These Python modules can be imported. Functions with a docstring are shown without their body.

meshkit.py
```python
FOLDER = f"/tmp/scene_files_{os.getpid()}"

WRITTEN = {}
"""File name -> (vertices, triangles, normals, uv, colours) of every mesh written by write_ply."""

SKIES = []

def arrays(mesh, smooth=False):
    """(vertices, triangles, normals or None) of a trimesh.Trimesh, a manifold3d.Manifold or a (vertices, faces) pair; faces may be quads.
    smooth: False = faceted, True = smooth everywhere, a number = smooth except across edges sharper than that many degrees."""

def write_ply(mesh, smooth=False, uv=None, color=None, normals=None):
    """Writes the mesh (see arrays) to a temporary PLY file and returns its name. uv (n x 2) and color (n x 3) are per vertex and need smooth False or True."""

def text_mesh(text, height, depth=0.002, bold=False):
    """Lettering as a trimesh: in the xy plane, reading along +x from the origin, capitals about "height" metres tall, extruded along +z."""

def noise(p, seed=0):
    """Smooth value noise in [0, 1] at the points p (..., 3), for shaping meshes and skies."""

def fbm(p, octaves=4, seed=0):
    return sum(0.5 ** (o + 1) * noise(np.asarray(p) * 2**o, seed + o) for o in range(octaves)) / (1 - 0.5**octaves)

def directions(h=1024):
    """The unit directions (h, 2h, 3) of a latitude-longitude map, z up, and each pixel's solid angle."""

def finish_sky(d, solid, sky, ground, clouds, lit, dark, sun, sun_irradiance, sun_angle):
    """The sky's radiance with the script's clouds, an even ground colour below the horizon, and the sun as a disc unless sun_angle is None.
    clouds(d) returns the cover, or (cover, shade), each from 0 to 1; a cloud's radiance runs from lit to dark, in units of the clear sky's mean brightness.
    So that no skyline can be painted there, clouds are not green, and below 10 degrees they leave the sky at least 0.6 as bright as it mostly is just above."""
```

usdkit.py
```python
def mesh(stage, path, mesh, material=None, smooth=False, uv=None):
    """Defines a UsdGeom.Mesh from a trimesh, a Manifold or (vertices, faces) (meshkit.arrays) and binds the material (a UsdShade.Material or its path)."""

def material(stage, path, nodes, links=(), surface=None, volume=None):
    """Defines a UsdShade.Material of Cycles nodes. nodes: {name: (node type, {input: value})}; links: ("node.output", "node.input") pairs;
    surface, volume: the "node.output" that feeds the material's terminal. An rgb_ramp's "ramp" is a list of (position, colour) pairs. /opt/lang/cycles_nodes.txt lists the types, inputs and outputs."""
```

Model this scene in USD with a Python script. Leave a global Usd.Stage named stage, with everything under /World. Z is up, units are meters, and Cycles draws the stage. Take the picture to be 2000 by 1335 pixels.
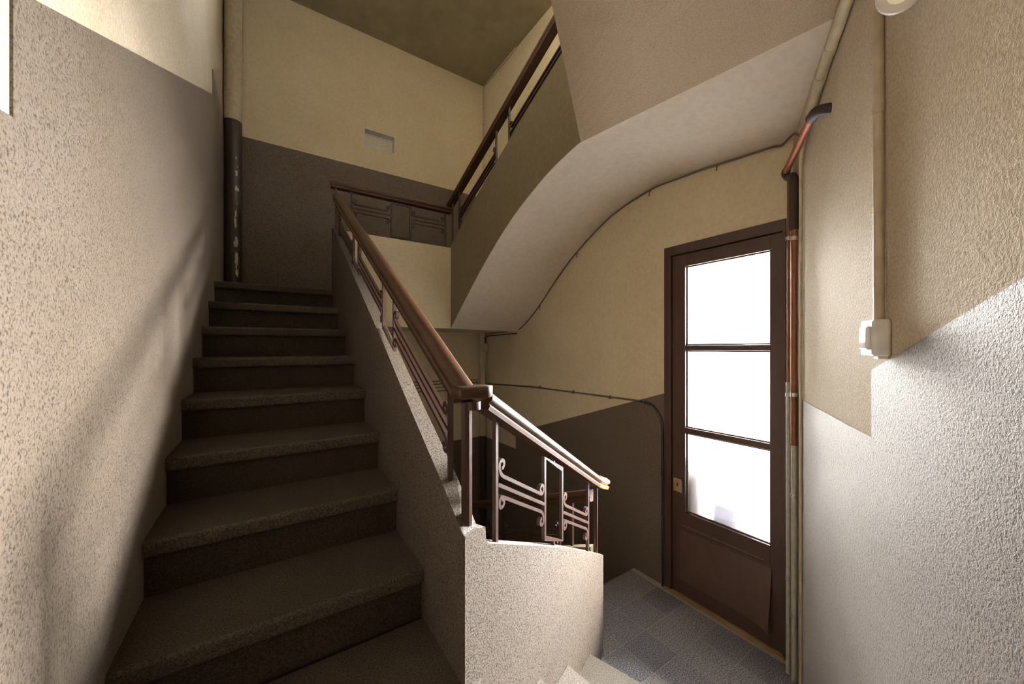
import math, random
import numpy as np, trimesh, usdkit
from shapely.geometry import Polygon, LineString, box as sbox
from shapely.ops import unary_union
from pxr import Usd, UsdGeom, UsdLux, UsdShade, Gf, Sdf

stage = Usd.Stage.CreateInMemory()
UsdGeom.SetStageUpAxis(stage, 'Z'); UsdGeom.SetStageMetersPerUnit(stage, 1.0)
UsdGeom.Xform.Define(stage, '/World')
UsdGeom.Scope.Define(stage, '/World/Looks')
rng = random.Random(7)

# ------------------------------------------------------------------ camera, sky, exposure
EYE, YAW, FPX, CY = 1.5493, 0.5868, 720.15, 678.9
EXPOSURE = 0.0
SKY, HAZE, FACADE, FILL_UP = 350.0, 440.0, 58.0, 430.0   # bright sky over the court, the paler facade opposite, and an added warm fill strip upstairs
cam = UsdGeom.Camera.Define(stage, '/World/camera')
cam.CreateHorizontalApertureAttr(36.0)
cam.CreateFocalLengthAttr(36.0 * FPX / 2000)
cam.CreateVerticalApertureOffsetAttr(36.0 * (CY - 667.5) / 2000)
cam.CreateExposureAttr(EXPOSURE)
cam.CreateClippingRangeAttr(Gf.Vec2f(0.02, 200))
cam.AddTranslateOp().Set(Gf.Vec3d(0, 0, EYE))
cam.AddRotateZOp().Set(-math.degrees(YAW))
cam.AddRotateXOp().Set(90.0)
dome = UsdLux.DomeLight.Define(stage, '/World/sky')
dome.CreateIntensityAttr(1.0); dome.CreateColorAttr(Gf.Vec3f(0.75, 0.85, 1.0))
def daylight(name, z0, z1, y0, y1, x, power, col=(1.0, .96, .91)):
    l = UsdLux.RectLight.Define(stage, '/World/' + name)
    l.CreateWidthAttr(y1 - y0); l.CreateHeightAttr(z1 - z0); l.CreateIntensityAttr(power); l.CreateColorAttr(Gf.Vec3f(*col))
    l.AddTranslateOp().Set(Gf.Vec3d(x, (y0 + y1) / 2, (z0 + z1) / 2)); l.AddRotateYOp().Set(90.0); l.AddRotateZOp().Set(90.0)
daylight('sky_over_court', 2.60, 4.2, .1, 2.12, 3.7, SKY, (.84, .92, 1.06))
daylight('low_sky', 1.75, 2.59, .1, 2.12, 3.7, HAZE)
daylight('facade_glow', .1, 3.4, -.6, 2.6, 3.95, FACADE)
daylight('upper_wall_fill', 3.38, 3.82, .0, 2.4, 3.05, FILL_UP, (1.0, .95, .80))  # added low warm strip, shaped to reach the upper back wall, not the left


# ------------------------------------------------------------------ helpers
COUNT = {}
def numbered(parent, name):
    k = (parent, name); n = COUNT.get(k, 0); COUNT[k] = n + 1
    return f'{parent}/{name}' if n == 0 else f'{parent}/{name}_{n:03d}'

def tag(p, label=None, cat=None, kind=None, group=None):
    p = p.GetPrim() if hasattr(p, 'GetPrim') else p
    for k, v in (('label', label), ('category', cat), ('kind', kind), ('group', group)):
        if v: p.SetCustomDataByKey(k, v)
    return p

def thing(name, label, cat, kind=None, group=None):
    x = UsdGeom.Xform.Define(stage, numbered('/World', name))
    return tag(x, label, cat, kind, group)

def obj(name, mesh, mat, parent=None, smooth=False, label=None):
    base = parent.GetPath().pathString if parent is not None else '/World'
    if isinstance(mesh, (list, tuple)): mesh = trimesh.util.concatenate(list(mesh))
    m = usdkit.mesh(stage, numbered(base, name), mesh, MAT[mat], smooth=smooth)
    if label: tag(m, label)
    return m.GetPrim()

V3 = lambda *a: np.array(a, float)
def nrm(v): v = np.asarray(v, float); return v / np.linalg.norm(v)
UP = V3(0, 0, 1)

def plate(poly, O, S, N, n0, n1, T=UP):
    """Extrudes a shapely polygon drawn in (S, T) about O between n0 and n1 along N."""
    if poly.geom_type != 'Polygon':
        return trimesh.util.concatenate([plate(g, O, S, N, n0, n1, T) for g in poly.geoms if g.area > 1e-7])
    m = trimesh.creation.extrude_polygon(poly, n1 - n0)
    v = m.vertices
    O, S, N, T = (np.asarray(a, float) for a in (O, S, N, T))
    m.vertices = O + v[:, :1] * S + v[:, 1:2] * T + (v[:, 2:] + n0) * N
    if np.dot(np.cross(S, T), N) < 0: m.invert()
    return m

def slab(pts, z0, z1):
    return plate(Polygon(pts), V3(0, 0, 0), V3(1, 0, 0), V3(0, 0, 1), z0, z1, V3(0, 1, 0))

def bx(x0, x1, y0, y1, z0, z1):
    m = trimesh.creation.box([x1 - x0, y1 - y0, z1 - z0]); m.apply_translation([(x0 + x1) / 2, (y0 + y1) / 2, (z0 + z1) / 2]); return m

def rbox(x0, x1, y0, y1, z0, z1, r=0.006):
    """A box with rounded edges: hull of 8 small spheres."""
    s = trimesh.creation.icosphere(1, r).vertices
    c = [V3(x, y, z) for x in (x0 + r, x1 - r) for y in (y0 + r, y1 - r) for z in (z0 + r, z1 - r)]
    return trimesh.convex.convex_hull(np.vstack([s + k for k in c]))

def fillet(pts, r=0.06, n=6):
    """Rounds the corners of a 3-D polyline."""
    P = [np.asarray(p, float) for p in pts]; out = [P[0]]
    for a, b, c in zip(P, P[1:], P[2:]):
        d0, d1 = np.linalg.norm(a - b), np.linalg.norm(c - b)
        k = min(r, d0 * .45, d1 * .45); p, q = b + (a - b) / d0 * k, b + (c - b) / d1 * k
        for t in np.linspace(0, 1, n): out.append((1 - t) ** 2 * p + 2 * t * (1 - t) * b + t * t * q)
    return out + [P[-1]]

def tube(pts, r, n=12, cap=True):
    P = np.array(pts, float); k = len(P)
    T = np.zeros_like(P); T[1:-1] = P[2:] - P[:-2]; T[0] = P[1] - P[0]; T[-1] = P[-1] - P[-2]
    T /= np.linalg.norm(T, axis=1, keepdims=True)
    a = nrm(np.cross(T[0], V3(.3, .5, .8))); rings = []
    r = np.broadcast_to(r, (k,))
    for i in range(k):
        a = nrm(a - T[i] * np.dot(a, T[i])); b = np.cross(T[i], a)
        th = np.linspace(0, 2 * np.pi, n, endpoint=False)
        rings.append(P[i] + r[i] * (np.cos(th)[:, None] * a + np.sin(th)[:, None] * b))
    v = np.vstack(rings); f = []
    for i in range(k - 1):
        for j in range(n):
            p, q, u, w = i * n + j, i * n + (j + 1) % n, (i + 1) * n + j, (i + 1) * n + (j + 1) % n
            f += [[p, q, w], [p, w, u]]
    if cap:
        v = np.vstack([v, P[:1], P[-1:]]); c0, c1 = k * n, k * n + 1
        for j in range(n):
            f += [[c0, (j + 1) % n, j], [c1, (k - 1) * n + j, (k - 1) * n + (j + 1) % n]]
    return trimesh.Trimesh(v, f, process=False)

def sweep(pts, prof, cap=True):
    """Sweeps a 2-D profile (side, up) along a polyline; side stays horizontal."""
    P = np.array(pts, float); k = len(P); n = len(prof); prof = np.array(prof, float)
    T = np.zeros_like(P); d = np.diff(P, axis=0); d /= np.linalg.norm(d, axis=1, keepdims=True)
    T[0], T[-1] = d[0], d[-1]
    for i in range(1, k - 1): T[i] = nrm(d[i - 1] + d[i])
    rings = []
    for i in range(k):
        side = nrm(np.cross(T[i], UP)); up = np.cross(side, T[i])
        rings.append(P[i] + prof[:, :1] * side + prof[:, 1:] * up)
    v = np.vstack(rings); f = []
    for i in range(k - 1):
        for j in range(n):
            p, q, u, w = i * n + j, i * n + (j + 1) % n, (i + 1) * n + j, (i + 1) * n + (j + 1) % n
            f += [[p, w, q], [p, u, w]]
    if cap:
        v = np.vstack([v, P[:1] + 0, P[-1:] + 0]); c = prof.mean(0)
        for e, i in ((k * n, 0), (k * n + 1, k - 1)):
            side = nrm(np.cross(T[i], UP)); up = np.cross(side, T[i]); v[e] = P[i] + c[0] * side + c[1] * up
        for j in range(n):
            f += [[k * n, j, (j + 1) % n], [k * n + 1, (k - 1) * n + (j + 1) % n, (k - 1) * n + j]]
    m = trimesh.Trimesh(v, f, process=False); m.fix_normals(); return m

# ------------------------------------------------------------------ materials
MAT = {}
def mat(name, nodes, links=(), surface='p.BSDF'):
    MAT[name] = usdkit.material(stage, '/World/Looks/' + name, nodes, links, surface=surface)

def plaster(name, dark, light, scale, lo=.36, hi=.62, bump=.5, dist=.003, stain=(.9, .86, .78), rough=.85, spec=.3, fine=2.7, sheen=.0):
    """Stippled wall paint: two grains of noise for the colour and the relief, and faint large stains."""
    mat(name, {'g': ('geometry', {}),
               'n': ('noise_texture', {'scale': scale, 'detail': 3, 'roughness': .62}),
               'm': ('noise_texture', {'scale': scale * fine, 'detail': 2}),
               'r': ('rgb_ramp', {'ramp': [(lo, dark), (hi, light)]}),
               'l': ('noise_texture', {'scale': 2.3, 'detail': 5, 'roughness': .65}),
               'lr': ('rgb_ramp', {'ramp': [(.38, stain), (.62, (1, 1, 1))]}),
               'x': ('mix', {'mix_type': 'multiply', 'fac': .55}),
               'h': ('math', {'math_type': 'multiply_add', 'value2': .35}),
               'b': ('bump', {'strength': bump, 'distance': dist}),
               'p': ('principled_bsdf', {'roughness': rough, 'specular_ior_level': spec, 'sheen_weight': sheen, 'sheen_roughness': .35, 'sheen_tint': (1.0, .96, .93)})},
        [('g.position', 'n.vector'), ('g.position', 'm.vector'), ('g.position', 'l.vector'), ('n.fac', 'r.fac'), ('l.fac', 'lr.fac'),
         ('r.color', 'x.color1'), ('lr.color', 'x.color2'), ('x.color', 'p.base_color'), ('m.fac', 'h.value1'), ('n.fac', 'h.value3'),
         ('h.value', 'b.height'), ('b.normal', 'p.normal')])

plaster('dado_paint', (.050, .036, .026), (.182, .143, .112), 190, lo=.36, hi=.50, bump=.4, dist=.003, rough=.6, spec=.4, sheen=.45)
plaster('parapet_render', (.055, .042, .032), (.172, .140, .115), 210, lo=.37, hi=.52, bump=.5, dist=.003, rough=.7, spec=.3)
plaster('cream_stipple', (.47, .395, .295), (.60, .52, .405), 150, lo=.36, hi=.6, bump=.5, dist=.003, rough=.8, spec=.06)
plaster('cream_smooth', (.69, .605, .43), (.75, .66, .48), 40, bump=.12, dist=.002, rough=.75)
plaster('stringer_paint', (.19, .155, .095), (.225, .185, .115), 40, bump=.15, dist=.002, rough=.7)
plaster('soffit_paint', (.70, .63, .54), (.76, .69, .60), 30, bump=.10, dist=.002, stain=(.93, .9, .86))
plaster('soffit_stipple', (.50, .41, .31), (.60, .505, .395), 170, bump=.6, dist=.003)
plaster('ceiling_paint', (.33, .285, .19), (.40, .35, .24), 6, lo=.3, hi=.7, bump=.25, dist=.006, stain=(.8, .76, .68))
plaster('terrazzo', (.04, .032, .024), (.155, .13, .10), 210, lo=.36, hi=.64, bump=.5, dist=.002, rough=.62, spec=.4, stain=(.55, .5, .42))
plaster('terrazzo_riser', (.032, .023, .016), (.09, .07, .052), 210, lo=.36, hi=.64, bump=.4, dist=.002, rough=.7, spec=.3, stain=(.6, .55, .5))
plaster('niche_plaster', (.66, .63, .6), (.80, .77, .73), 60, bump=.3)
plaster('wall_core', (.5, .45, .38), (.55, .5, .42), 30)
for i, (a, b) in enumerate([((.075, .073, .086), (.46, .45, .49)), ((.06, .06, .076), (.40, .39, .44)), ((.085, .082, .086), (.50, .485, .49))]):  # slight blue of the reflected sky is mixed into these greys
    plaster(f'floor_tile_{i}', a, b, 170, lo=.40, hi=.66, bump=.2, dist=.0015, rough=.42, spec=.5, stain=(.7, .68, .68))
plaster('grout', (.32, .30, .285), (.44, .42, .40), 150, bump=.2)

def wood(name, a, b, rough=.35, coat=.3, scale=(3, 3, 26), wear=None):
    nodes = {'g': ('geometry', {}), 'mp': ('mapping', {'scale': scale}), 'n': ('noise_texture', {'scale': 4, 'detail': 6, 'roughness': .6, 'distortion': .6}),
             'r': ('rgb_ramp', {'ramp': [(.3, a), (.7, b)]}), 'bp': ('bump', {'strength': .2, 'distance': .001}),
             'p': ('principled_bsdf', {'roughness': rough, 'coat_weight': coat, 'coat_roughness': .25})}
    links = [('g.position', 'mp.vector'), ('mp.vector', 'n.vector'), ('n.fac', 'r.fac'), ('n.fac', 'bp.height'), ('bp.normal', 'p.normal')]
    if wear:
        nodes.update({'w': ('noise_texture', {'scale': wear[1], 'detail': 6, 'roughness': .7}), 'wr': ('rgb_ramp', {'ramp': [(wear[2], (0, 0, 0)), (wear[2] + .03, (1, 1, 1))]}),
                      'x': ('mix', {'color2': wear[0]})})
        links += [('g.position', 'w.vector'), ('w.fac', 'wr.fac'), ('wr.color', 'x.fac'), ('r.color', 'x.color1'), ('x.color', 'p.base_color')]
    else: links.append(('r.color', 'p.base_color'))
    mat(name, nodes, links)

wood('rail_wood', (.045, .017, .007), (.095, .038, .014), wear=((.26, .14, .07), 38, .67), rough=.46, coat=.2)
wood('rail_end_wood', (.30, .14, .05), (.46, .24, .10), rough=.4)
wood('door_paint', (.065, .034, .026), (.088, .047, .036), rough=.42, coat=.15, scale=(6, 6, 2))
wood('door_panel_paint', (.10, .056, .042), (.128, .074, .056), rough=.45, coat=.1, scale=(6, 6, 2))
wood('sill_wood', (.22, .13, .06), (.38, .26, .14), rough=.7, coat=0, scale=(8, 2, 8))
wood('iron_paint', (.040, .018, .012), (.062, .030, .021), rough=.44, coat=.2, scale=(20, 20, 20), wear=((.20, .13, .10), 60, .69))
wood('pipe_dark', (.03, .02, .014), (.06, .042, .03), rough=.35, coat=.3, scale=(10, 10, 3))

def plain(name, c, rough=.5, metallic=0.0, **kw):
    mat(name, {'g': ('geometry', {}), 'n': ('noise_texture', {'scale': 30, 'detail': 4}),
               'r': ('rgb_ramp', {'ramp': [(.3, [x * .85 for x in c]), (.7, [min(1, x * 1.1) for x in c])]}),
               'p': ('principled_bsdf', dict(roughness=rough, metallic=metallic, **kw))},
        [('g.position', 'n.vector'), ('n.fac', 'r.fac'), ('r.color', 'p.base_color')])
plain('pipe_cream', (.60, .53, .37), .55)
plain('pipe_beige', (.52, .43, .31), .55)
plain('flake_plaster', (.62, .56, .46), .85)
plain('copper', (.32, .105, .052), .42, .55)
plain('copper_worn', (.24, .095, .045), .5, .3)
plain('pipe_grey', (.46, .45, .38), .5)
plain('black_wrap', (.045, .028, .025), .6)
plain('cable_dark', (.16, .13, .09), .6)
plain('cable_black', (.035, .03, .028), .5)
plain('white_plastic', (.78, .74, .70), .25, coat_weight=.4)
plain('white_gloss', (.85, .85, .84), .12, coat_weight=.6)
plain('lens', (.82, .78, .52), .2, emission_color=(1, .93, .62), emission_strength=.25)
plain('brass_plate', (.50, .36, .18), .45, .5)
plain('steel', (.62, .60, .57), .3, .8)
plain('hole_dark', (.02, .015, .012), .8)
plain('planter', (.10, .055, .035), .8)
plain('bin_grey', (.16, .15, .20), .8)
plain('balcony_concrete', (.62, .60, .58), .9)

mat('pane_glass', {'t': ('transparent_bsdf', {'color': (.95, .96, .96)}), 'gl': ('glossy_bsdf', {'color': (.9, .9, .9), 'roughness': .2}),
                   'f': ('fresnel', {'IOR': 1.45}), 'm': ('mix_closure', {})},
    [('f.fac', 'm.fac'), ('t.BSDF', 'm.closure1'), ('gl.BSDF', 'm.closure2')], surface='m.closure')

mat('pane_frosted', {'t': ('refraction_bsdf', {'color': (.97, .97, .98), 'roughness': .42, 'IOR': 1.3}), 'gl': ('glossy_bsdf', {'color': (.9, .9, .9), 'roughness': .25}),
                     'f': ('fresnel', {'IOR': 1.3}), 'm': ('mix_closure', {})},
    [('f.fac', 'm.fac'), ('t.BSDF', 'm.closure1'), ('gl.BSDF', 'm.closure2')], surface='m.closure')

# ------------------------------------------------------------------ dimensions (metres, z = 0 at the door landing)
R = 1 / 6; TREAD = .285; L = 2.0; H = 2.8333
XL, XR, XS, XW, XV, XB = -.297, .4255, .478, 1.415, 1.465, 2.156
Y0, YP, YB = 3.151, 3.201, 3.848
K = V3(XB, .743, 0); TW = V3(-.878, -.479, 0); TW = nrm(TW); NW = V3(-TW[1], TW[0], 0)   # slanted wall: along, into the room
if NW[1] < 0: NW = -NW
def rw(s, p=0., z=0.): return K + s * TW + p * NW + V3(0, 0, z)
SQ = (XB - XL) / -TW[0]; Q = rw(SQ)
ZB, ZT = -1.2, 5.7
T = .15

# ------------------------------------------------------------------ walls
def wall(name, label, O, S, N, s0, s1, mat_up, holes=(), dados=(), bands=()):
    w = thing(name, label, 'wall', 'structure')
    poly = sbox(s0, ZB, s1, ZT)
    for h in holes: poly = poly.difference(h)
    obj('plaster', plate(poly, O, S, N, -T, 0), mat_up, w)
    for d in dados:
        for h in holes: d = d.difference(h)
        obj('dado', plate(d, O, S, N, -.002, .0035), 'dado_paint', w, label='brown speckled lower band of the wall')
    return w

# left wall: S = +Y
f1d = lambda y: 2.09 + .507 * (y - .892)
dl = Polygon([(-.6, ZB), (-.6, 1.66), (.2, 1.76), (.811, 1.87), (.811, f1d(.811)), (3.103, f1d(3.103)), (3.103, 3.377), (YB, 3.377), (YB, ZB)])
wall_left = wall('wall_left', 'tall plaster wall beside the stair flight, brown speckled below and cream above', V3(XL, 0, 0), V3(0, 1, 0), V3(1, 0, 0), Q[1] - .1, YB + T, 'cream_stipple', dados=[dl])
# back wall: S = +X, N = -Y
niche = sbox(.798, 3.547, 1.11, 3.732)
wall_back = wall('wall_back', 'far wall behind the half landing, yellowish cream above a dark speckled band', V3(0, YB, 0), V3(1, 0, 0), V3(0, -1, 0), XL - T, XB + T, 'cream_smooth', holes=[niche],
                 dados=[sbox(XL, L, XB, 3.33), sbox(XL, ZB, XB, .5)])
# door wall: S = +Y, N = -X
DY0, DY1, DZ = .772, 1.4445, 2.193
hole1 = sbox(DY0, 0, DY1, DZ); hole2 = sbox(DY0, H, DY1, H + DZ)
dw = lambda y: 1.25 - .337 * (y - 1.46)
dd = Polygon([(DY1, ZB), (DY1, dw(DY1)), (3.166, dw(3.166)), (3.166, .5), (YB, .5), (YB, ZB)])
dd2 = Polygon([(DY1, H - .9), (DY1, H + dw(DY1)), (3.166, H + dw(3.166)), (3.166, 3.33), (YB, 3.33), (YB, H - .9)])
sof = [(Y0, 1.727), (2.868, 1.945), (2.60, 2.148), (2.408, 2.278), (2.128, 2.442), (1.89, 2.547), (1.665, 2.622), (1.453, 2.66)]
dd2 = dd2.intersection(Polygon(sof + [(0, 2.7), (0, 9), (9, 9), (9, 1.73)]))
wall_right = wall('wall_right', 'plaster wall holding the glazed door, cream above a sloping brown speckled band', V3(XB, 0, 0), V3(0, 1, 0), V3(-1, 0, 0), .743, YB + T, 'cream_smooth', holes=[hole1, hole2], dados=[dd, dd2])
# slanted wall by the winders: S = TW, N = NW
s0d = .976
ds = Polygon([(0, ZB), (0, 1.317), (s0d, 1.317), (s0d, 1.492), (1.485, 1.642), (2.0, 1.76), (SQ, 1.80), (SQ, ZB)])
wall_front = wall('wall_front', 'stippled slanting wall with the white switch box, cream above a pale speckled band', K, TW, NW, -.12, SQ + .1, 'cream_stipple', dados=[ds])

# top closure and half-landing soffit overhead
ceil = thing('ceiling', 'dull olive painted ceiling under the upper half landing with a fine crack', 'ceiling', 'structure')
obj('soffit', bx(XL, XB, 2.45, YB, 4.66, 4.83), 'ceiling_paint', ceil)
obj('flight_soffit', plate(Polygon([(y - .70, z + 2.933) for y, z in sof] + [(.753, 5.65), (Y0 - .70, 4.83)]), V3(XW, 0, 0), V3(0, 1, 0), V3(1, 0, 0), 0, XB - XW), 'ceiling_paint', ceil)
obj('crack_ridge', tube([(1.40, 2.5, 4.66), (1.381, Y0, 4.66), (1.37, 3.4, 4.66), (1.362, 3.63, 4.66), (1.30, YB, 4.66)], .003, 5), 'ceiling_paint', ceil)
for fx, fy, fs, sd in ((1.70, 3.11, .045, 1), (1.77, 3.17, .03, 2), (1.63, 3.06, .028, 3), (1.80, 3.03, .02, 4), (1.25, 3.55, .03, 5), (1.19, 3.50, .016, 6)):
    g_ = random.Random(sd); fp = Polygon([(fx + fs * g_.uniform(.5, 1.2) * math.cos(a * .5236), fy + fs * g_.uniform(.5, 1.2) * math.sin(a * .5236)) for a in range(12)])
    obj('flaked_patch', plate(fp.buffer(0), V3(0, 0, 0), V3(1, 0, 0), UP, 4.657, 4.661, V3(0, 1, 0)), 'ceiling_paint', ceil)
obj('top_slab', slab([(XL - .2, -.9), (XB + .2, -.9), (XB + .2, YB + .2), (XL - .2, YB + .2)], ZT, ZT + .15), 'ceiling_paint', ceil)

# ------------------------------------------------------------------ landings and the tiled floor
I1, O1 = V3(1.235, .859 + (1.235 - .4255) * .4441, 0), rw(.75)
floor = thing('floor', 'grey speckled terrazzo tile floor in front of the glazed door', 'floor', 'structure')
fpoly = Polygon([(I1[0], I1[1]), (O1[0], O1[1]), (XB, .743), (XB, 1.685), (1.42, 1.685), (1.42, 1.30)])
obj('grout_bed', slab(list(fpoly.exterior.coords)[:-1], -.17, -.0012), 'grout', floor)
inner = fpoly.difference(sbox(2.112, 0, 3, 3))
tile_w = .1932
for i in range(-4, 3):
    for j in range(-6, 4):
        x0, y0 = 1.925 + i * tile_w, 1.475 + j * tile_w
        t = sbox(x0 + .0022, y0 + .0022, x0 + tile_w - .0022, y0 + tile_w - .0022).intersection(inner)
        if t.is_empty or t.area < 2e-4 or t.geom_type != 'Polygon': continue
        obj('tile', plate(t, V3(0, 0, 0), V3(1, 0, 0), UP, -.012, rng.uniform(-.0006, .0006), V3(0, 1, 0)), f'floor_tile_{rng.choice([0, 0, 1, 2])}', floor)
strip = fpoly.intersection(sbox(2.114, .70, XB, 1.685))
obj('edge_strip', plate(strip, V3(0, 0, 0), V3(1, 0, 0), UP, -.012, .002, V3(0, 1, 0)), 'grout', floor)

def landing(z, zs, label, nm='landing_slab'):
    o = obj(nm, slab([(XL, Y0), (XB, Y0), (XB, YB), (XL, YB)], zs, z - .0), 'cream_smooth'); tag(o, label, 'landing', 'structure'); return o
# the half landing: slab with a terrazzo top
hl = thing('landing_slab', 'half landing slab at the top of the grey stair flight', 'landing', 'structure')
obj('slab', [bx(XS, XB, Y0 + .001, YB, 1.727, L - .03), bx(XL, XS, Y0 + .036, YB, 1.727, L - .051)], 'soffit_paint', hl)
obj('paving', [bx(XL, XS, YP + .05, YB, L - .05, L), bx(XS, XB, YP, YB, L - .029, L)], 'terrazzo', hl)
hl0 = thing('landing_slab', 'lower half landing slab deep below the railing', 'landing', 'structure')
obj('slab', bx(XL, XB, Y0, YB, ZB, L - H - .03), 'cream_smooth', hl0)
obj('paving', bx(XL, XB, Y0 - .02, YB, L - H - .03, L - H), 'terrazzo', hl0)
base = obj('ground', slab([(XL - .2, -.9), (XB + .2, -.9), (XB + .2, YB + .2), (XL - .2, YB + .2)], ZB - .1, ZB), 'terrazzo'); tag(base, 'dark bottom of the stairwell far below the railings', 'floor', 'structure')

# ------------------------------------------------------------------ stair flight 1 with its winders
st = thing('stair_flight', 'dark grey terrazzo stair flight climbing from the winders to the half landing', 'staircase', 'structure')
yk = lambda k: Y0 - TREAD * k
zk = lambda k: L - R * k
saw = []
for k in range(0, 8):
    saw += [(yk(k) + .03, zk(k) - .05), (yk(k) + .03, zk(k + 1) - .05)]
saw = [(Y0 + .03, L - .05)] + saw[1:]
core = Polygon(saw + [(yk(8) + .03, zk(8) - .3), (Y0 + .03, L - .36)])
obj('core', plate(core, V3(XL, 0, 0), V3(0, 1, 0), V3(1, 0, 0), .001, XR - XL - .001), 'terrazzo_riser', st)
def tread_profile(y0, y1, z, th=.05, r=.012):
    p = sbox(y0, z - th, y1, z).buffer(-r).buffer(r, 4)
    return unary_union([p, sbox(y0 + .03, z - th, y1, z)])
for k in range(0, 8):
    y1 = yk(k - 1) + .03 if k else YP + .05
    m = plate(tread_profile(yk(k), y1, zk(k)), V3(XL, 0, 0), V3(0, 1, 0), V3(1, 0, 0), .0005, XR - XL - .0005)
    obj('tread', m, 'terrazzo', st)
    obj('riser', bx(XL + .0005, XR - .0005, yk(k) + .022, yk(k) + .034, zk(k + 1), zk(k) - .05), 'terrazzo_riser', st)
# winders: risers fan out from the parapet foot
A66 = math.radians(66.05); UPAR = V3(math.sin(A66), math.cos(A66), 0); NPAR = V3(-math.cos(A66), math.sin(A66), 0)
P0 = V3(XR, .859, 0)
par = lambda d, z=0., n=0.: P0 + d * UPAR + n * NPAR + V3(0, 0, z)
wi = lambda x: V3(x, .859 + (x - XR) * .4441, 0)
WI = [wi(1.235), wi(1.005), wi(.785), wi(.575), wi(.470)]
WO = [O1, rw(1.2), rw(1.7), rw(2.25), V3(XL, .10, 0)]
RW = 4 * R / 5
last = [V3(XR, yk(7) + .01, 0), V3(XL, yk(7) + .01, 0)]
for j in range(5):
    a, b = WI[j], WO[j]
    nx = (WI[j + 1], WO[j + 1]) if j < 4 else last
    n = nrm(np.cross(b - a, UP)); n = n if np.dot(n, (nx[0] + nx[1]) / 2 - a) < 0 else -n     # towards the step below
    z = RW * (j + 1)
    pts = [a + .012 * n, b + .012 * n, b] + ([Q] if j == 3 else []) + [nx[1] + .0 * n, nx[0], ]
    if j == 4: pts.append(P0)
    pl = Polygon([(p[0], p[1]) for p in pts]).buffer(0)
    obj('tread', plate(pl, V3(0, 0, 0), V3(1, 0, 0), UP, z - .05, z, V3(0, 1, 0)), 'terrazzo', st)
    lowp = Polygon([(p[0], p[1]) for p in ([a - .01 * n, b - .01 * n] + ([Q] if j == 3 else []) + [nx[1], nx[0]] + ([P0] if j == 4 else []))]).buffer(0)
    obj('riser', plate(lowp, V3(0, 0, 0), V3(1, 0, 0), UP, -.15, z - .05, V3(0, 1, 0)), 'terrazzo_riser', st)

# flight down from the door landing (seen only from above) and flight up to the upper landing (seen from below)
NOSE = lambda k: 1.685 + k * .366
SOFR = [(Y0, 1.715), (2.868, 1.875), (2.60, 2.095), (2.408, 2.252), (2.128, 2.428), (1.89, 2.545), (1.665, 2.600), (1.453, 2.632)]
def ruled(rows, thick):
    """A solid under-surface ruled between left and right rows of points, thick upwards."""
    n = len(rows); m = 4; lo = [a + (b - a) * k / m for a, b in rows for k in range(m + 1)]; hi = [p + V3(0, 0, thick) for p in lo]; W = m + 1; o = len(lo); f = []
    for i in range(n - 1):
        for k in range(m):
            p = i * W + k; f += [[p, p + 1, p + W + 1], [p, p + W + 1, p + W], [o + p, o + p + W + 1, o + p + 1], [o + p, o + p + W, o + p + W + 1]]
        for k in (0, m):
            p = i * W + k; f += [[p, p + W, o + p + W], [p, o + p + W, o + p]]
    for k in range(m):
        for i in (0, n - 1):
            p = i * W + k; f += [[p, p + 1, o + p + 1], [p, o + p + 1, o + p]]
    mm = trimesh.Trimesh(np.array(lo + hi), f, process=False); mm.fix_normals(); return mm
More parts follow.
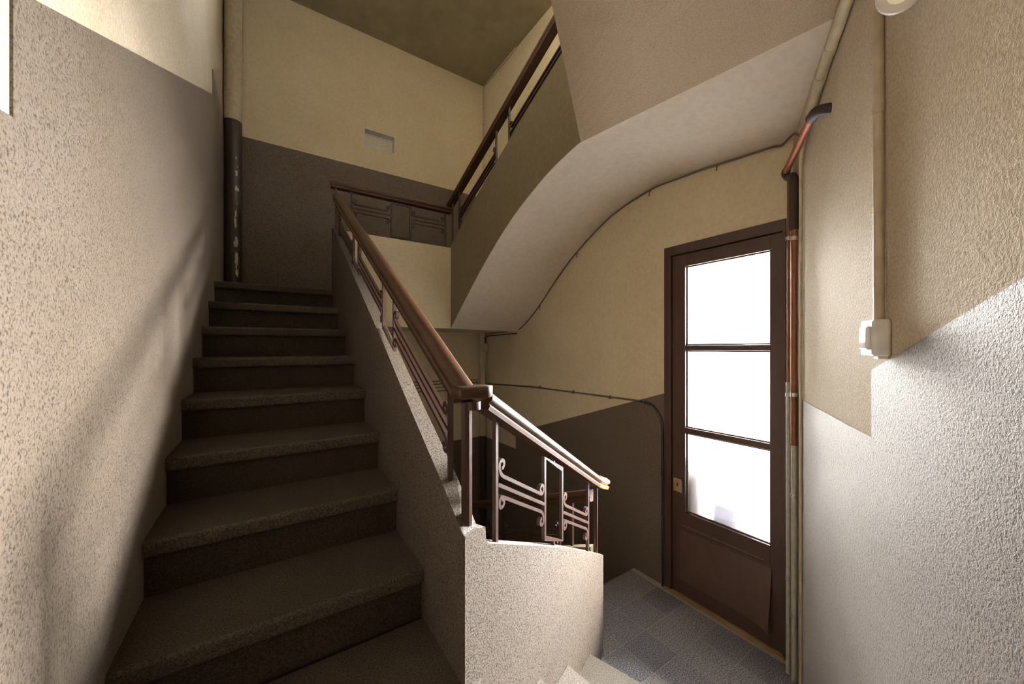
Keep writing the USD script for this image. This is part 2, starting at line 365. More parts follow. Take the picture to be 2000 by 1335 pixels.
def dense(sf, n=40):
    from scipy.interpolate import PchipInterpolator
    ys = np.linspace(sf[0][0], sf[-1][0], n); P = PchipInterpolator([p[0] for p in sf][::-1], [p[1] for p in sf][::-1])
    return [(float(y), float(P(y))) for y in ys]
def short_flight(dz, label):
    s = thing('stair_flight', label, 'staircase', 'structure')
    low = -.12 if dz else 0.
    rows = [(V3(XW + .0006 if dz == 0 else XV, y, z + dz + low), V3(XB, y2, z2 + dz + low)) for (y, z), (y2, z2) in zip(dense(sof), dense(SOFR))]
    rows += [(V3(1.4136 + (1.593 - 1.4136) * t, 1.453 + (.433 - 1.453) * t, 2.66 + dz), V3(XB, 1.453 + (.743 - 1.453) * t, 2.632 + (2.575 - 2.632) * t + dz)) for t in (.15, .3, .5, .7, .85, 1.)] if dz == 0 else []
    obj('soffit', ruled(rows, .12), 'soffit_paint', s, smooth=30)
    for k in range(1, 5 if dz else 0):
        z = H + dz - R * k
        obj('tread', bx(XV + .001, XB - .001, NOSE(k - 1) - .02, NOSE(k) + .02, z - .05, z), 'terrazzo', s)
    return s
short_flight(-H, 'lower stair flight dropping away behind the near railing, below the brown band')
f2 = short_flight(0, 'upper stair flight with a smooth pale arched soffit above the glazed door')
obj('landing_paving', slab([(XV, 1.69), (XV, 1.12), (1.60, .437), (XB, .743), (XB, 1.69)], H - .045, H), 'terrazzo', f2)

# winders of the next storey: a warped stippled soffit overhead
sw = thing('stair_flight', 'stippled underside of the winding steps overhead, above the arched soffit', 'staircase', 'structure')
n_ = 28; top, bot = [], []
IA, IB = V3(1.413, 1.453, 0), V3(XS, .875, 0)
for i in range(n_ + 1):
    t = i / n_
    inn = IA + (IB - IA) * t
    if t <= .75: out = V3(1.593, .433, 0) + (Q - V3(1.593, .433, 0)) * (t / .75)
    else: out = Q + (V3(XL, .875, 0) - Q) * ((t - .75) / .25)
    z = 2.660 + .73 * t
    bot.append([inn + V3(0, 0, z), out + V3(0, 0, z)]); top.append([inn + V3(0, 0, z + .2), out + V3(0, 0, z + .2)])
v = []; f = []; mseg = 8
def grid(rows):
    vs = []; 
    for a, b in rows: vs += [a + (b - a) * k / mseg for k in range(mseg + 1)]
    return vs
vb, vt = grid(bot), grid(top); nb = len(vb); W_ = mseg + 1
for i in range(n_):
    for k in range(mseg):
        p = i * W_ + k
        f += [[p, p + 1, p + W_ + 1], [p, p + W_ + 1, p + W_]]
        f += [[nb + p, nb + p + W_ + 1, nb + p + 1], [nb + p, nb + p + W_, nb + p + W_ + 1]]
    for k in (0, mseg):
        p = i * W_ + k; f += [[p, p + W_, nb + p + W_], [p, nb + p + W_, nb + p]]
for k in range(mseg):
    for i in (0, n_):
        p = i * W_ + k; f += [[p, p + 1, nb + p + 1], [p, nb + p + 1, nb + p]]
obj('soffit', trimesh.Trimesh(np.array(vb + vt), f, process=False), 'soffit_stipple', sw)
obj('straight_soffit', plate(Polygon([(.875, 3.393), (2.46, 4.66), (2.46, 4.86), (.875, 3.593)]), V3(XL, 0, 0), V3(0, 1, 0), V3(1, 0, 0), 0, XS - XL), 'soffit_stipple', sw)

# ------------------------------------------------------------------ parapets
pw = thing('parapet_wall', 'speckled solid parapet between the stair flight and the well, turning at the corner by the winders', 'parapet', 'structure')
st_top = [(YP, 2.477), (Y0, 2.477), (Y0 - .004, 2.474), (2.188, 1.889), (1.591, 1.525), (1.302, 1.337), (1.021, 1.163), (.862, 1.060)]
st_poly = Polygon(st_top + [(.862, .25), (YP, 1.62)])
str_m = plate(st_poly, V3(XR, 0, 0), V3(0, 1, 0), V3(1, 0, 0), 0, XS - XR); sv_ = str_m.vertices.copy(); near_ = sv_[:, 1] < .87
sv_[near_, 1] += (sv_[near_, 0] - XR) * .4441 + .004; str_m.vertices = sv_
obj('stringer', str_m, 'parapet_render', pw)
DE = 1.0895
par_poly = Polygon([(0, -.15), (DE, -.15), (DE, .498), (DE - .02, .512), (.60, .762), (.105, .998), (.092, 1.012), (.088, 1.052), (.055, 1.062), (0, 1.062)])
wp_m = plate(par_poly, P0, UPAR, NPAR, 0, .05); wv = wp_m.vertices.copy(); wl = (wv[:, 0] < XR - .01)
wv[wl] += .0222 * UPAR; wp_m.vertices = wv
obj('winder_parapet', wp_m, 'parapet_render', pw)
lp = tag(obj('parapet_wall', plate(sbox(XS, 1.727, XW, 2.473), V3(0, Y0, 0), V3(1, 0, 0), V3(0, 1, 0), 0, YP - Y0), 'cream_smooth'), 'smooth cream parapet across the far side of the well, under the level railing', 'parapet', 'structure')
tag(obj('parapet_wall', plate(sbox(XS, ZB, XW, 2.473 - H), V3(0, Y0, 0), V3(1, 0, 0), V3(0, 1, 0), 0, YP - Y0), 'cream_smooth'), 'lower cream parapet deep in the well', 'parapet', 'structure')
f2top = [(YP, 2.47), (3.15, 2.491), (2.65, 2.775), (2.06, 3.058), (1.60, 3.25), (1.46, 3.318)]
def stringer2(dz, y_end, label):
    poly = Polygon([(y, z + dz) for y, z in f2top if y > y_end] + [(y_end, 3.318 + dz - (y_end - 1.46) * .45)] + [(y_end, 2.664 + dz)] + [(y, z + dz + .004) for y, z in reversed(dense(sof)) if y > y_end] + [(YP, 1.731 + dz)])
    o = obj('parapet_wall', plate(poly, V3(XW if dz == 0 else 1.366, 0, 0), V3(0, 1, 0), V3(1, 0, 0), 0, XV - XW), 'stringer_paint')
    return tag(o, label, 'parapet', 'structure')
stringer2(0, 1.453, 'olive-cream outer face of the rising upper flight, below the black handrail')
stringer2(-H, 1.335, 'outer parapet of the flight going down behind the small scroll railing')
# parapet over the upper winders (mostly hidden, blocks light like the lower one)
IU = nrm(IB - IA); NU = V3(-IU[1], IU[0], 0)
dlen = np.linalg.norm(IB - IA)
up_poly = Polygon([(0, 2.70), (0, 3.33), (dlen, 3.90), (dlen, 3.42)])
tag(obj('parapet_wall', plate(up_poly, IA, IU, NU, -.0, .05), 'cream_smooth'), 'parapet above the winding steps overhead, out of reach', 'parapet', 'structure')

# ------------------------------------------------------------------ railings
def curl(c, r, a0, a1, n=10):
    return [(c[0] + r * math.cos(a), c[1] + r * math.sin(a)) for a in np.linspace(a0, a1, n)]
def scroll_bars(s0, s1, mid, gap=.032, hook=.05):
    """Three parallel bars between two uprights (panel coordinates): the outer two end in scrolls, upwards on top, downwards below."""
    r = min(.0125, (s1 - s0) * .06); e = .006
    a, b = s0 + e, s1 - e
    top, bottom = lambda s: mid(s) + gap, lambda s: mid(s) - gap
    k = .026
    def half(sx, sgn, off, up):
        # from the bar inwards point to the scroll; sgn +1: upright is on the left
        p = (sx + sgn * k, off(sx + sgn * k)); q0 = (sx, off(sx)); z1 = off(sx) + up * hook * .55
        pts = [((1 - t) ** 2 * p[0] + 2 * t * (1 - t) * q0[0] + t * t * sx, (1 - t) ** 2 * p[1] + 2 * t * (1 - t) * q0[1] + t * t * z1) for t in np.linspace(0, 1, 7)]
        c = (sx + sgn * r, z1)
        if sgn > 0: arc = curl(c, r, math.pi, math.pi - up * math.radians(265)) 
        else: arc = curl(c, r, 0, up * math.radians(265))
        return pts + arc[1:]
    out = []
    for off, up in ((top, 1), (bottom, -1)):
        l, rr = half(a, 1, off, up), half(b, -1, off, up)
        out.append(list(reversed(l)) + rr)
    return [out[0], [(s0, mid(s0)), (s1, mid(s1))], out[1]]

PROF = [(-.028, 0), (-.030, .012), (-.022, .020), (-.031, .030), (-.030, .044), (-.018, .053), (0, .056), (.018, .053), (.030, .044), (.031, .030), (.022, .020), (.030, .012), (.028, 0)]
PROF = PROF[::-1]
def railing(label, O, S, rail_pts, posts, frames, panels, mid, w=.013, prof=PROF, newels=(), extra=None):
    """O + s*S: the railing's vertical plane. posts: (s, z0, z1). frames: (s0, s1, lo(s), hi(s)). panels: (s0, s1)."""
    N = V3(-S[1], S[0], 0)
    t = thing('stair_railing', label, 'railing')
    obj('handrail', sweep(rail_pts, prof), 'rail_wood', t, smooth=50)
    for s, z0, z1 in posts:
        obj('post', plate(sbox(s - w / 2, z0, s + w / 2, z1), O, S, N, -w / 2, w / 2), 'iron_paint', t)
    for s, z0, z1, rad in newels:
        p = O + s * S
        nw = trimesh.creation.cylinder(rad, z1 - z0, sections=8); nw.apply_translation(p + V3(0, 0, (z0 + z1) / 2))
        obj('newel_post', nw, 'iron_paint', t, smooth=30)
    for s0, s1, lo, hi in frames:
        h = w * .5
        outer = Polygon([(s0 - h, lo(s0)), (s1 + h, lo(s1)), (s1 + h, hi(s1)), (s0 - h, hi(s0))])
        innr = Polygon([(s0 + h, lo(s0) + w), (s1 - h, lo(s1) + w), (s1 - h, hi(s1) - w), (s0 + h, hi(s0) - w)])
        fr = obj('frame', plate(outer.difference(innr), O, S, N, -w / 2, w / 2), 'iron_paint', t)
    for s0, s1 in panels:
        for path in scroll_bars(s0, s1, mid):
            obj('scroll_bar', plate(LineString(path).buffer(.0056, cap_style=2, join_style=1, resolution=3), O, S, N, -w * .5, w * .5), 'iron_paint', t)
    if extra: extra(t, O, S, N)
    return t

# flight 1 railing: plane X = .455, s = Y
O_ = V3(.4535, 0, 0); S_ = V3(0, 1, 0)
ztop = lambda y: float(np.interp(y, [p[0] for p in st_top[::-1]], [p[1] for p in st_top[::-1]]))
rb = lambda y: 1.462 + .578 * (y - 1.035)
def cap1(t, O, S, N):
    prof = [(x * 1.25, z * .62) for x, z in PROF]
    c = rbox(.416, .50, .872, .935, 1.412, 1.446, .012)
    e = trimesh.creation.cylinder(.030, .030, sections=24); e.apply_translation([.499, .902, 1.429])
    obj('rail_cap', trimesh.convex.convex_hull(np.vstack([c.vertices, e.vertices])), 'rail_wood', t, smooth=40, label='dark rounded end block of the handrail')
    k = trimesh.creation.cylinder(.024, .022, sections=20); k.apply_translation([.470, .905, 1.392])
    obj('newel_collar', k, 'iron_paint', t, smooth=40)
railing('long brown handrail with iron scroll panels rising along the grey stair flight', O_, S_,
        [(.4535, .93, rb(.93) - .004), (.4535, 1.2, rb(1.2)), (.4535, 2.4, rb(2.4)), (.4535, 3.148, rb(3.148) + .012)],
        [(3.135, ztop(3.135), rb(3.135)), (3.02, ztop(3.02), rb(3.02)), (1.012, ztop(1.012), rb(1.012))],
        [(2.318, 2.47, lambda y: ztop(y) + .018, lambda y: rb(y) + .004), (1.585, 1.762, lambda y: ztop(y) + .012, lambda y: rb(y) + .004)],
        [(2.477, 3.013), (1.769, 2.311), (1.019, 1.578)], lambda y: rb(y) - .145,
        newels=[(.905, 1.055, 1.40, .0155)], extra=cap1)
# level railing across the far side of the well: Y = 3.176, s = X
RZ = 2.800
def capl(t, O, S, N): pass
railing('level dark railing with scroll panels on the cream parapet across the well', V3(0, 3.176, 0), V3(1, 0, 0),
        [(.415, 3.176, RZ), (1.43, 3.176, RZ - .004)],
        [(.452, 2.473, RZ), (.564, 2.473, RZ), (1.374, 2.473, RZ)],
        [(.882, 1.046, lambda s: 2.492, lambda s: 2.786)],
        [(.571, .875), (1.053, 1.367)], lambda s: 2.675,
        extra=lambda t, O, S, N: [obj('stub', bx(.958, .970, 3.17, 3.182, a, b), 'iron_paint', t) for a, b in ((2.472, 2.494), (2.784, RZ + .002))])
# short railing going down the winder parapet
PT = lambda s: float(np.interp(s, [0, .088, .092, .105, .60, DE], [1.06, 1.052, 1.012, .998, .762, .505]))
OP = P0 + .025 * NPAR
prb = lambda s: 1.430 - .553 * s
def cap2(t, O, S, N):
    q0, q1 = par(1.03, prb(1.03) + .003, .025), par(1.115, prb(1.115) + .004, .025)
    prof = [(x * 1.05, z) for x, z in PROF]
    m = sweep([q0, par(1.075, prb(1.075) + .004, .025), q1 + V3(0, 0, .008)], [(x * 1.03, z * 1.03) for x, z in PROF])
    v = m.vertices; d = (v - q0) @ UPAR; w = 1 + .5 * np.clip((d - .03) / .06, 0, 1)
    mid_ = q0 + np.outer(d, UPAR); m.vertices = mid_ + (v - mid_) * np.stack([w, w, np.ones_like(w)], 1)
    obj('rail_end', m, 'rail_end_wood', t, smooth=40, label='pale worn wooden end of the rail')
    for s, z0, z1 in ((.565, PT(.565) - .002, PT(.565) + .022), (.565, prb(.565) - .018, prb(.565) + .003)):
        obj('stub', plate(sbox(s - .006, z0, s + .006, z1), O, S, N, -.006, .006), 'iron_paint', t)
railing('short descending railing with scroll panels and a pale wooden rail end beside the door landing', OP, UPAR,
        [par(.098, prb(.098), .025), par(.5, prb(.5), .025), par(1.06, prb(1.06), .025)],
        [(.172, PT(.172) - .002, prb(.172) + .003), (.935, PT(.935) - .002, prb(.935) + .003)],
        [(.487, .640, lambda s: PT(s) + .018, lambda s: prb(s) - .014)],
        [(.180, .480), (.648, .928)], lambda s: 1.236 - .553 * s,
        newels=[(1.045, PT(1.045) - .002, prb(1.045) + .003, .011)], extra=cap2)
# railings of the upper flight and of the flight going down: plane X = 1.44, s = Y
f2t = lambda y: float(np.interp(y, [p[0] for p in f2top[::-1]], [p[1] for p in f2top[::-1]]))
r2 = lambda y: 3.457 - .392 * (y - 1.708)
def rail2(dz, label, y_end):
    posts = [(3.16, f2t(3.16) + dz, r2(3.16) + dz), (3.02, f2t(3.02) + dz, r2(3.02) + dz), (1.60, f2t(1.60) + dz, r2(1.60) + dz), (1.497, f2t(1.497) + dz, r2(1.497) + dz)]
    xr = 1.44 if dz == 0 else 1.392
    railing(label, V3(xr, 0, 0), V3(0, 1, 0), [(xr, y_end, r2(y_end) + dz), (xr, 2.3, r2(2.3) + dz), (xr, 3.22, r2(3.22) + dz)], posts,
            [(2.20, 2.378, lambda y: f2t(y) + dz + .012, lambda y: r2(y) + dz)], [(2.385, 3.013), (1.607, 2.193)], lambda y: 3.08 - .405 * (y - 2.17) + dz)
rail2(0, 'nearly black railing climbing the upper flight, seen from below', 1.46)
rail2(-H, 'lower railing glimpsed through the short scroll railing, going down', 1.335)

# ------------------------------------------------------------------ doors
def door(name, dz, label, panes):
    d = UsdGeom.Xform.Define(stage, '/World/' + name); tag(d, label, 'door', 'structure'); d = d.GetPrim()
    d_op = UsdGeom.Xformable(d).AddTranslateOp(); d_op.Set(Gf.Vec3d(XB, 0, dz))
    x0 = -.012
    # jambs and head; x grows outwards
    obj('jamb', bx(x0, .13, 1.397, DY1 - .001, .0, DZ - .001), 'door_paint', d)
    obj('jamb', bx(x0, .13, DY0 + .001, .785, .0, DZ - .001), 'door_paint', d)
    obj('head', bx(x0, .13, .785, 1.397, 2.135, DZ - .001), 'door_paint', d)
    obj('stop', [bx(.046, .12, 1.375, 1.42, .0125, 2.15), bx(.046, .12, .774, .81, .0125, 2.15), bx(.046, .12, .81, 1.375, 2.11, 2.15)], 'door_paint', d)
    # leaf
    a, b, g0, g1 = .788, 1.394, .846, 1.309
    leaf0, leaf1 = .002, .044
    obj('stile', rbox(leaf0, leaf1, g1, b, .012, 2.131, .003), 'door_paint', d)
    obj('stile', rbox(leaf0, leaf1, a, g0, .012, 2.131, .003), 'door_paint', d)
    obj('top_rail', rbox(leaf0, leaf1, g0 - .002, g1 + .002, 2.054, 2.131, .003), 'door_paint', d)
    obj('glazing_bar', rbox(leaf0 + .004, leaf1, g0 - .002, g1 + .002, 1.533, 1.566, .004), 'door_paint', d)
    obj('glazing_bar', rbox(leaf0 + .004, leaf1, g0 - .002, g1 + .002, 1.020, 1.055, .004), 'door_paint', d)
    obj('lock_rail', rbox(leaf0, leaf1, g0 - .002, g1 + .002, .43, .53, .003), 'door_paint', d)
    obj('bottom_rail', rbox(leaf0, leaf1, g0 - .002, g1 + .002, .012, .43, .003), 'door_paint', d)
    obj('moulding', rbox(leaf0 - .006, leaf0 + .004, g0 + .02, g1 + .025, .438, .452, .003), 'door_panel_paint', d)
    # thin kick panel, its lower right corner lifting off the door
    n, mm = 12, 8; ys, zs = np.linspace(.838, 1.341, n), np.linspace(.105, .418, mm)
    def off(y, z): return .005 + .045 * max(0, 1 - (y - .838) / .18) ** 2 * max(0, 1 - (z - .105) / .30) ** 1.2
    v = [(leaf0 - off(y, z), y, z - .006 * (y - .838)) for y in ys for z in zs] + [(leaf0 - off(y, z) + .003, y, z - .006 * (y - .838)) for y in ys for z in zs]
    f = []; q = n * mm
    for i in range(n - 1):
        for k in range(mm - 1):
            p = i * mm + k; f += [[p, p + mm, p + mm + 1], [p, p + mm + 1, p + 1], [q + p, q + p + mm + 1, q + p + mm], [q + p, q + p + 1, q + p + mm + 1]]
    for i in range(n - 1):
        for k in (0, mm - 1):
            p = i * mm + k; f += [[p, p + mm, q + p + mm], [p, q + p + mm, q + p]]
    for k in range(mm - 1):
        for i in (0, n - 1):
            p = i * mm + k; f += [[p, p + 1, q + p + 1], [p, q + p + 1, q + p]]
    obj('kick_panel', trimesh.Trimesh(np.array(v, float), f, process=False), 'door_panel_paint', d, label='thin lower panel peeling away at its corner')
    for (z0, z1), mname in zip(((1.566, 2.054), (1.055, 1.533), (.53, 1.02)), panes):
        obj('pane', bx(.028, .032, g0, g1, z0, z1), mname, d)
        ring = sbox(g0, z0, g1, z1).difference(sbox(g0 + .007, z0 + .007, g1 - .007, z1 - .007))
        obj('glazing_bead', plate(ring, V3(.021, 0, 0), V3(0, 1, 0), V3(1, 0, 0), 0, .007), 'door_panel_paint', d)
    obj('frosted_film', bx(.0325, .0335, .935, g1, .53, .855), 'pane_frosted', d, label='frosted film on the lowest pane')
    lk = obj('lock_plate', rbox(-.006, .003, 1.330, 1.383, .646, .728, .002), 'brass_plate', d, label='worn brass lock plate')
    obj('keyhole', bx(-.0068, -.005, 1.352, 1.360, .68, .70), 'hole_dark', lk)
    obj('lock_edge', bx(-.010, -.002, 1.324, 1.331, .644, .724), 'steel', lk)
    for z in (.74, 1.72):
        h = trimesh.creation.cylinder(.006, .09, sections=10); h.apply_translation([.0, .789, z]); obj('hinge', h, 'door_panel_paint', d, smooth=40)
    obj('sill', rbox(-.03, .06, DY0 + .001, DY1 - .001, .0005, .012, .003), 'sill_wood', d, label='worn wooden threshold strip')
    return d
door('door_1', 0, 'dark brown door with three frosted panes, flooded with daylight', ('pane_glass',) * 3)
door('door_2', H, 'matching glazed door on the landing above, out of sight', ('pane_glass',) * 3)

# things standing outside, blurred by the frosted lower pane
ob = thing('planter_box', 'blurred brown planter standing outside at the left edge of the lowest door pane', 'planter')
obj('tub', rbox(2.23, 2.33, 1.27, 1.36, .0, .735, .01), 'planter', ob)
obj('rim', rbox(2.225, 2.335, 1.265, 1.365, .735, .775, .008), 'bin_grey', ob)
og = thing('storage_bin', 'blurred grey bin standing outside low behind the door glass', 'bin')
obj('body', rbox(2.26, 2.46, 1.04, 1.22, .0, .60, .03), 'bin_grey', og)
obj('lid', rbox(2.25, 2.47, 1.03, 1.23, .60, .63, .01), 'bin_grey', og)
tag(obj('balcony_slab', bx(XB + T - .02, 4.2, -.9, 3.2, -.12, -.002), 'balcony_concrete'), 'pale balcony floor outside the glazed door', 'floor', 'structure')

# ------------------------------------------------------------------ pipes and cables
dp = thing('drain_pipe', 'thick vertical drain pipe in the far left corner, cream above and flaking dark brown below', 'pipe')
cx, cy, rr = -.231, 3.784, .0605
obj('upper_pipe', tube([(cx, cy, 3.40), (cx, cy, 4.66)], rr, 28), 'pipe_cream', dp, smooth=40, label='cream painted upper length')
for z in (3.62, 3.875, 3.93):
    obj('collar', tube([(cx, cy, z), (cx, cy, z + .012), (cx, cy, z + .03), (cx, cy, z + .036)], [rr + .0005, rr + .004, rr + .004, rr + .0005], 28, cap=False), 'pipe_cream', dp, smooth=40)
obj('lower_pipe', tube([(cx, cy, 2.0), (cx, cy, 3.398)], rr, 28), 'pipe_dark', dp, smooth=40, label='dark brown lower length')
def flake(zc, ac, h, w, seed):
    g = random.Random(seed); pts = []
    for i in range(16):
        a = 2 * math.pi * i / 16; k = g.uniform(.55, 1.15)
        pts.append((ac + w / rr * k * math.cos(a) * .5, zc + h * k * math.sin(a) * .5))
    v = [(cx + (rr + .0012) * math.cos(ac), cy + (rr + .0012) * math.sin(ac), zc)] + [(cx + (rr + .0012) * math.cos(a), cy + (rr + .0012) * math.sin(a), z) for a, z in pts]
    v += [(cx + (rr - .002) * math.cos(a), cy + (rr - .002) * math.sin(a), z) for a, z in pts]
    f = []
    for i in range(16):
        j = (i + 1) % 16; f += [[0, 1 + i, 1 + j], [1 + i, 17 + i, 17 + j], [1 + i, 17 + j, 1 + j]]
    return trimesh.Trimesh(np.array(v), f, process=False)
A0 = math.radians(-68)
for zc, da, h, w, sd in ((2.965, .06, .06, .022, 1), (2.84, .1, .05, .03, 2), (2.64, -.02, .07, .016, 3), (2.56, -.06, .13, .016, 4), (2.40, 0, .10, .030, 5), (2.27, .05, .16, .024, 6), (2.16, .1, .08, .03, 7), (3.02, .2, .02, .012, 8), (2.72, .15, .03, .01, 9), (3.09, .02, .02, .01, 10)):
    obj('bare_patch', flake(zc, A0 + da, h, w, sd), 'flake_plaster', dp, label='bare patch where the paint has flaked off')

cp = thing('corner_pipe', 'vertical pipe in the far right corner under the half landing, black below', 'pipe')
obj('upper_pipe', tube([(2.112, 3.80, .52), (2.112, 3.80, 1.726)], .036, 18), 'pipe_cream', cp, smooth=40, label='cream upper length')
obj('lower_pipe', tube([(2.112, 3.80, L - H + .0), (2.112, 3.80, .519)], .0365, 18), 'black_wrap', cp, smooth=40, label='black lower length')

# copper pipe: out of the slanted wall, down beside the door
def clip(t, p, r, d):
    obj('clip', tube([np.asarray(p) - .009 * UP, np.asarray(p) + .009 * UP], r + .0025, 14), 'steel', t, smooth=40)
cu = thing('copper_pipe', 'copper pipe leaving the slanting wall and running down the right side of the door', 'pipe')
vx, vy = 2.052, .7045
obj('run', tube(fillet([rw(.545, .039, 2.391), rw(.06, .039, 2.401)], .03), .0145, 16), 'copper', cu, smooth=50)
obj('elbow', tube(fillet([rw(.612, -.012, 2.373), rw(.595, .034, 2.386), rw(.54, .039, 2.391)], .03), .0185, 16), 'black_wrap', cu, smooth=50, label='black wrapped elbow going into the wall')
obj('elbow', tube(fillet([rw(.064, .039, 2.4005), rw(.026, .038, 2.402), rw(.045, .028, 2.372), V3(vx, vy, 2.355), V3(vx, vy, 2.10)], .03), .0175, 16), 'black_wrap', cu, smooth=50, label='black wrapped bend above the door frame')
obj('riser_pipe', tube([(vx, vy, 2.10), (vx, vy, 1.40), (vx, vy, 1.094)], .0140, 16), 'copper_worn', cu, smooth=50, label='worn copper length')
obj('lower_pipe', tube([(vx, vy, 1.094), (vx, vy, .0)], .0125, 16), 'pipe_grey', cu, smooth=50, label='grey lower length')
for z in (2.06, 1.33, .86, .30):
    clip(cu, (vx, vy, z), .0142, None)
tp = thing('thin_pipe', 'thinner pipe running down between the door frame and the copper pipe', 'pipe')
obj('upper_pipe', tube([(2.070, .734, 2.34), (2.070, .734, 1.386)], .006, 12), 'copper_worn', tp, smooth=50, label='dull copper upper length')
obj('lower_pipe', tube([(2.070, .734, 1.386), (2.070, .734, .0)], .0098, 12), 'pipe_grey', tp, smooth=50, label='grey lower length')
for z in (2.07, 1.325, .45): clip(tp, (2.070, .734, z), .0098, None)

# painted conduit under the landing soffit, coming down the slanted wall
cd = thing('conduit_pipe', 'cream painted conduit with chipped joints along the top of the slanting wall', 'pipe')
pth = fillet([rw(1.35, .018, 2.66), rw(.858, .018, 2.556), rw(.637, .018, 2.526), rw(.48, .018, 2.490), rw(.30, .018, 2.432), rw(.21, .010, 2.36), rw(.205, .008, 1.9)], .08)
obj('pipe', tube(pth, np.interp(np.linspace(0, 1, len(pth)), [0, .55, .8, 1], [.0165, .0155, .0085, .0065]), 14), 'pipe_cream', cd, smooth=50)
for k in (.95, .72, .62):
    i = int((1 - k) * len(pth)); d_ = nrm(pth[i + 1] - pth[i]); obj('joint', tube([pth[i] - d_ * .012, pth[i] + d_ * .012], .0185, 14), 'pipe_cream', cd, smooth=50)
lc = thing('cable', 'thin beige cable running down the slanting wall right beside the copper pipe', 'cable')
obj('lead', tube([rw(.205, .008, 1.9), rw(.2045, .008, 1.3), rw(.206, .008, 0)], .0062, 10), 'pipe_beige', lc, smooth=50)
sc = thing('cable', 'thin painted cable following the arched soffit above the door down to the far corner', 'cable')
arch = [(y, z - .010) for y, z in reversed([(y, z) for y, z in dense(SOFR) if y < 3.12])]
arch = [(.82, 2.571), (1.0, 2.586), (1.2, 2.603)] + arch[1::3] + [(3.12, 1.735)]
arch = sorted(arch)
obj('lead', tube(fillet([rw(.30, .033, 2.452), rw(.15, .022, 2.535), V3(2.147, .79, 2.560)] + [V3(2.147, y, z) for y, z in arch] + [V3(2.149, 3.70, 1.715)], .05), .0055, 8), 'cable_dark', sc, smooth=50)
for y, z in ((1.105, 2.594), (1.552, 2.60), (2.25, 2.33), (2.75, 1.94)):
    obj('cable_hook', tube([V3(2.156, y, z + .004), V3(2.146, y, z + .004), V3(2.143, y + .004, z - .012), V3(2.147, y + .006, z - .028), V3(2.15, y + .012, z - .024)], .003, 6), 'cable_dark', sc)
wc = thing('cable', 'painted cable crossing the door wall below the arch and bending down beside the door frame', 'cable')
obj('lead', tube(fillet([V3(2.149, 3.74, 1.132), V3(2.150, 2.874, 1.171), V3(2.150, 1.86, 1.180), V3(2.150, 1.66, 1.182), V3(2.148, 1.62, 1.181)], .10), .0068, 8), 'cable_dark', wc, smooth=50)
obj('bend', tube(fillet([V3(2.148, 1.63, 1.181), V3(2.146, 1.53, 1.172), V3(2.146, 1.460, 1.085), V3(2.146, 1.456, .9), V3(2.146, 1.4545, 0)], .10), .0085, 10), 'cable_black', wc, smooth=50, label='black cable bending down beside the door frame')
for y in (1.60, 1.9, 2.3, 2.75): obj('cable_clip', bx(2.1395, XB, y - .006, y + .006, 1.166, 1.190), 'cable_dark', wc)
for z in (1.0, .74, .45, .2): obj('cable_clip', bx(2.1395, XB, 1.446, 1.462, z - .006, z + .006), 'cable_black', wc)
jb = thing('cable_joint', 'small painted cable joint hanging in the far corner under the half landing', 'cable joint')
obj('cover', rbox(2.085, 2.145, 3.732, 3.761, 1.50, 1.60, .004), 'pipe_cream', jb)
obj('lead', tube(fillet([V3(2.146, 3.14, 1.697), V3(2.149, 3.70, 1.69), V3(2.12, 3.742, 1.68), V3(2.115, 3.745, 1.60)], .03), .006, 8), 'cable_black', jb, smooth=50)
obj('lead', tube([V3(2.127, 3.748, 1.50), V3(2.13, 3.748, 1.3), V3(2.145, 3.748, 1.145)], .005, 8), 'pipe_cream', jb, smooth=50)
for z, which in ((1.182, 'topmost'), (1.150, 'second'), (1.115, 'third'), (1.075, 'lowest')):
    tag(obj('wire', tube([V3(XL + .5, YB - .006, z + .02), V3(1.2, YB - .006, z + .004), V3(2.07, YB - .006, z - .008)], .0055, 8), 'cable_dark', smooth=50),
        f'{which} of four parallel wires clipped to the cream wall below the half landing', 'wire', group='wires below the half landing')
kc = thing('conduit_pipe', 'slim conduit in the far corner rising to the ceiling and along its edge', 'pipe')
obj('pipe', tube(fillet([V3(2.143, 3.835, 2.02), V3(2.143, 3.835, 4.645), V3(2.146, 3.6, 4.652), V3(2.146, 3.152, 4.652)], .02), .0085, 10), 'pipe_cream', kc, smooth=50)
for z in (3.3, 3.7, 4.2): obj('clip', tube([(2.143, 3.835, z - .01), (2.143, 3.835, z + .01)], .012, 10), 'pipe_beige', kc, smooth=50)

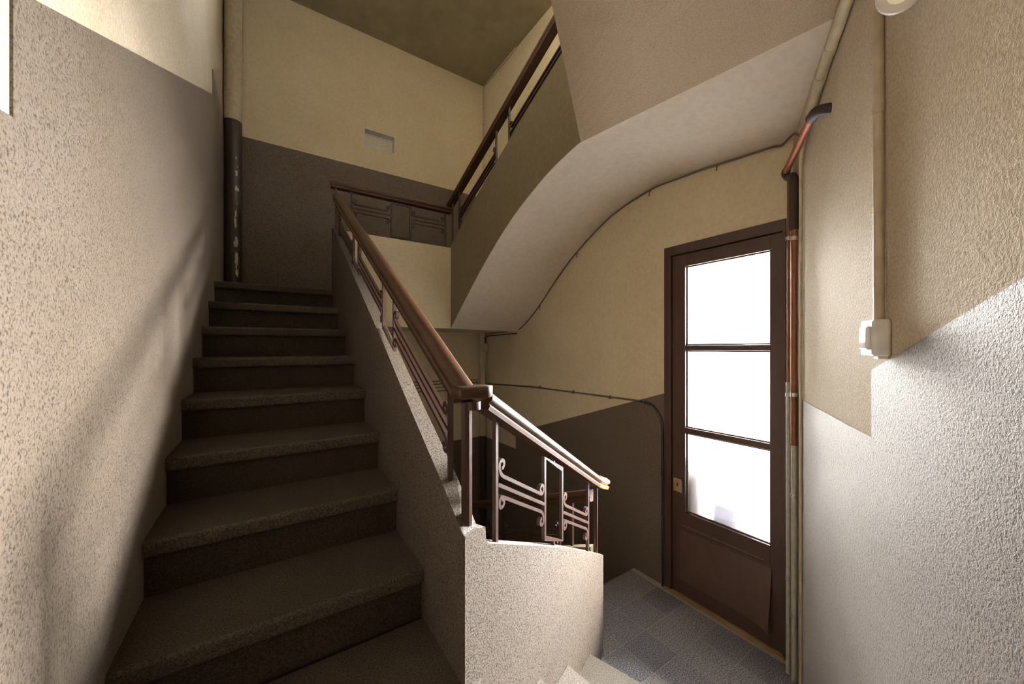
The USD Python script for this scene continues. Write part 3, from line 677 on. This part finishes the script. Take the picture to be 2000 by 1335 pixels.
# switch box with its conduit, and the wall lamp above
def local(mesh, s, z):
    """from (along, out, up) coordinates at a point of the slanted wall to the world"""
    v = mesh.vertices; mesh.vertices = rw(s) + np.outer(v[:, 0], TW) + np.outer(v[:, 1], NW) + np.outer(v[:, 2] + z, UP); mesh.fix_normals(); return mesh
sb = thing('switch_box', 'white surface-mounted switch box with rounded corners on the slanting wall', 'switch box')
obj('case', local(rbox(-.04, .040, .0005, .034, -.044, .044, .007), 1.047, 1.573), 'white_plastic', sb, smooth=40)
obj('rocker', local(rbox(-.024, .024, .033, .0385, -.028, .028, .004), 1.047, 1.573), 'white_gloss', sb, smooth=40)
obj('cable_gland', local(rbox(-.012, .012, .001, .02, -.05, -.043, .002), 1.060, 1.573), 'white_plastic', sb)
bc = thing('conduit_pipe', 'vertical beige conduit feeding the white switch box from above', 'pipe')
obj('pipe', tube([rw(1.050, .0108, 1.6175), rw(1.045, .0108, 2.1), rw(1.042, .0108, 2.50)], .0105, 14), 'pipe_beige', bc, smooth=50)
for z in (2.13,): obj('joint', tube([rw(1.045, .0108, z - .015), rw(1.045, .0108, z + .015)], .0122, 14), 'pipe_beige', bc, smooth=50)
wl = thing('wall_lamp', 'round white wall lamp with a pale yellow lens at the top of the slanting wall', 'lamp')
fa, fb = V3(1.003, .174, 2.228), V3(1.115, .176, 2.306); ax = nrm(fb - fa)
obj('housing', tube([fa + ax * .0, fa + ax * .004, fa + ax * .05, fb], [.0330, .0365, .0365, .034], 32), 'white_plastic', wl, smooth=40)
obj('lens', tube([fa - ax * .004, fa - ax * .0025, fa + ax * .002], [.014, .0195, .0205], 28), 'lens', wl, smooth=50, label='pale yellow lens')
obj('mount', tube([fb - ax * .002, fb + ax * .01], [.03, .028], 24), 'white_plastic', wl, smooth=40)

# small wall vent: a deep plastered recess
ve = thing('vent_niche', 'small rectangular pale recess in the far cream wall', 'vent')
D = .07
obj('back', bx(.808, 1.10, YB + D, YB + D + .01, 3.548, 3.722), 'niche_plaster', ve)
obj('floor', plate(Polygon([(YB + .001, 3.557), (YB + D, 3.585), (YB + D, 3.5475), (YB + .001, 3.5475)]), V3(.808, 0, 0), V3(0, 1, 0), V3(1, 0, 0), 0, .292), 'niche_plaster', ve)
for x0, x1 in ((.798, .808), (1.10, 1.11)): obj('side', bx(x0, x1, YB + .001, YB + D, 3.547, 3.732), 'niche_plaster', ve)
obj('top', bx(.808, 1.10, YB + .001, YB + D, 3.722, 3.732), 'niche_plaster', ve)
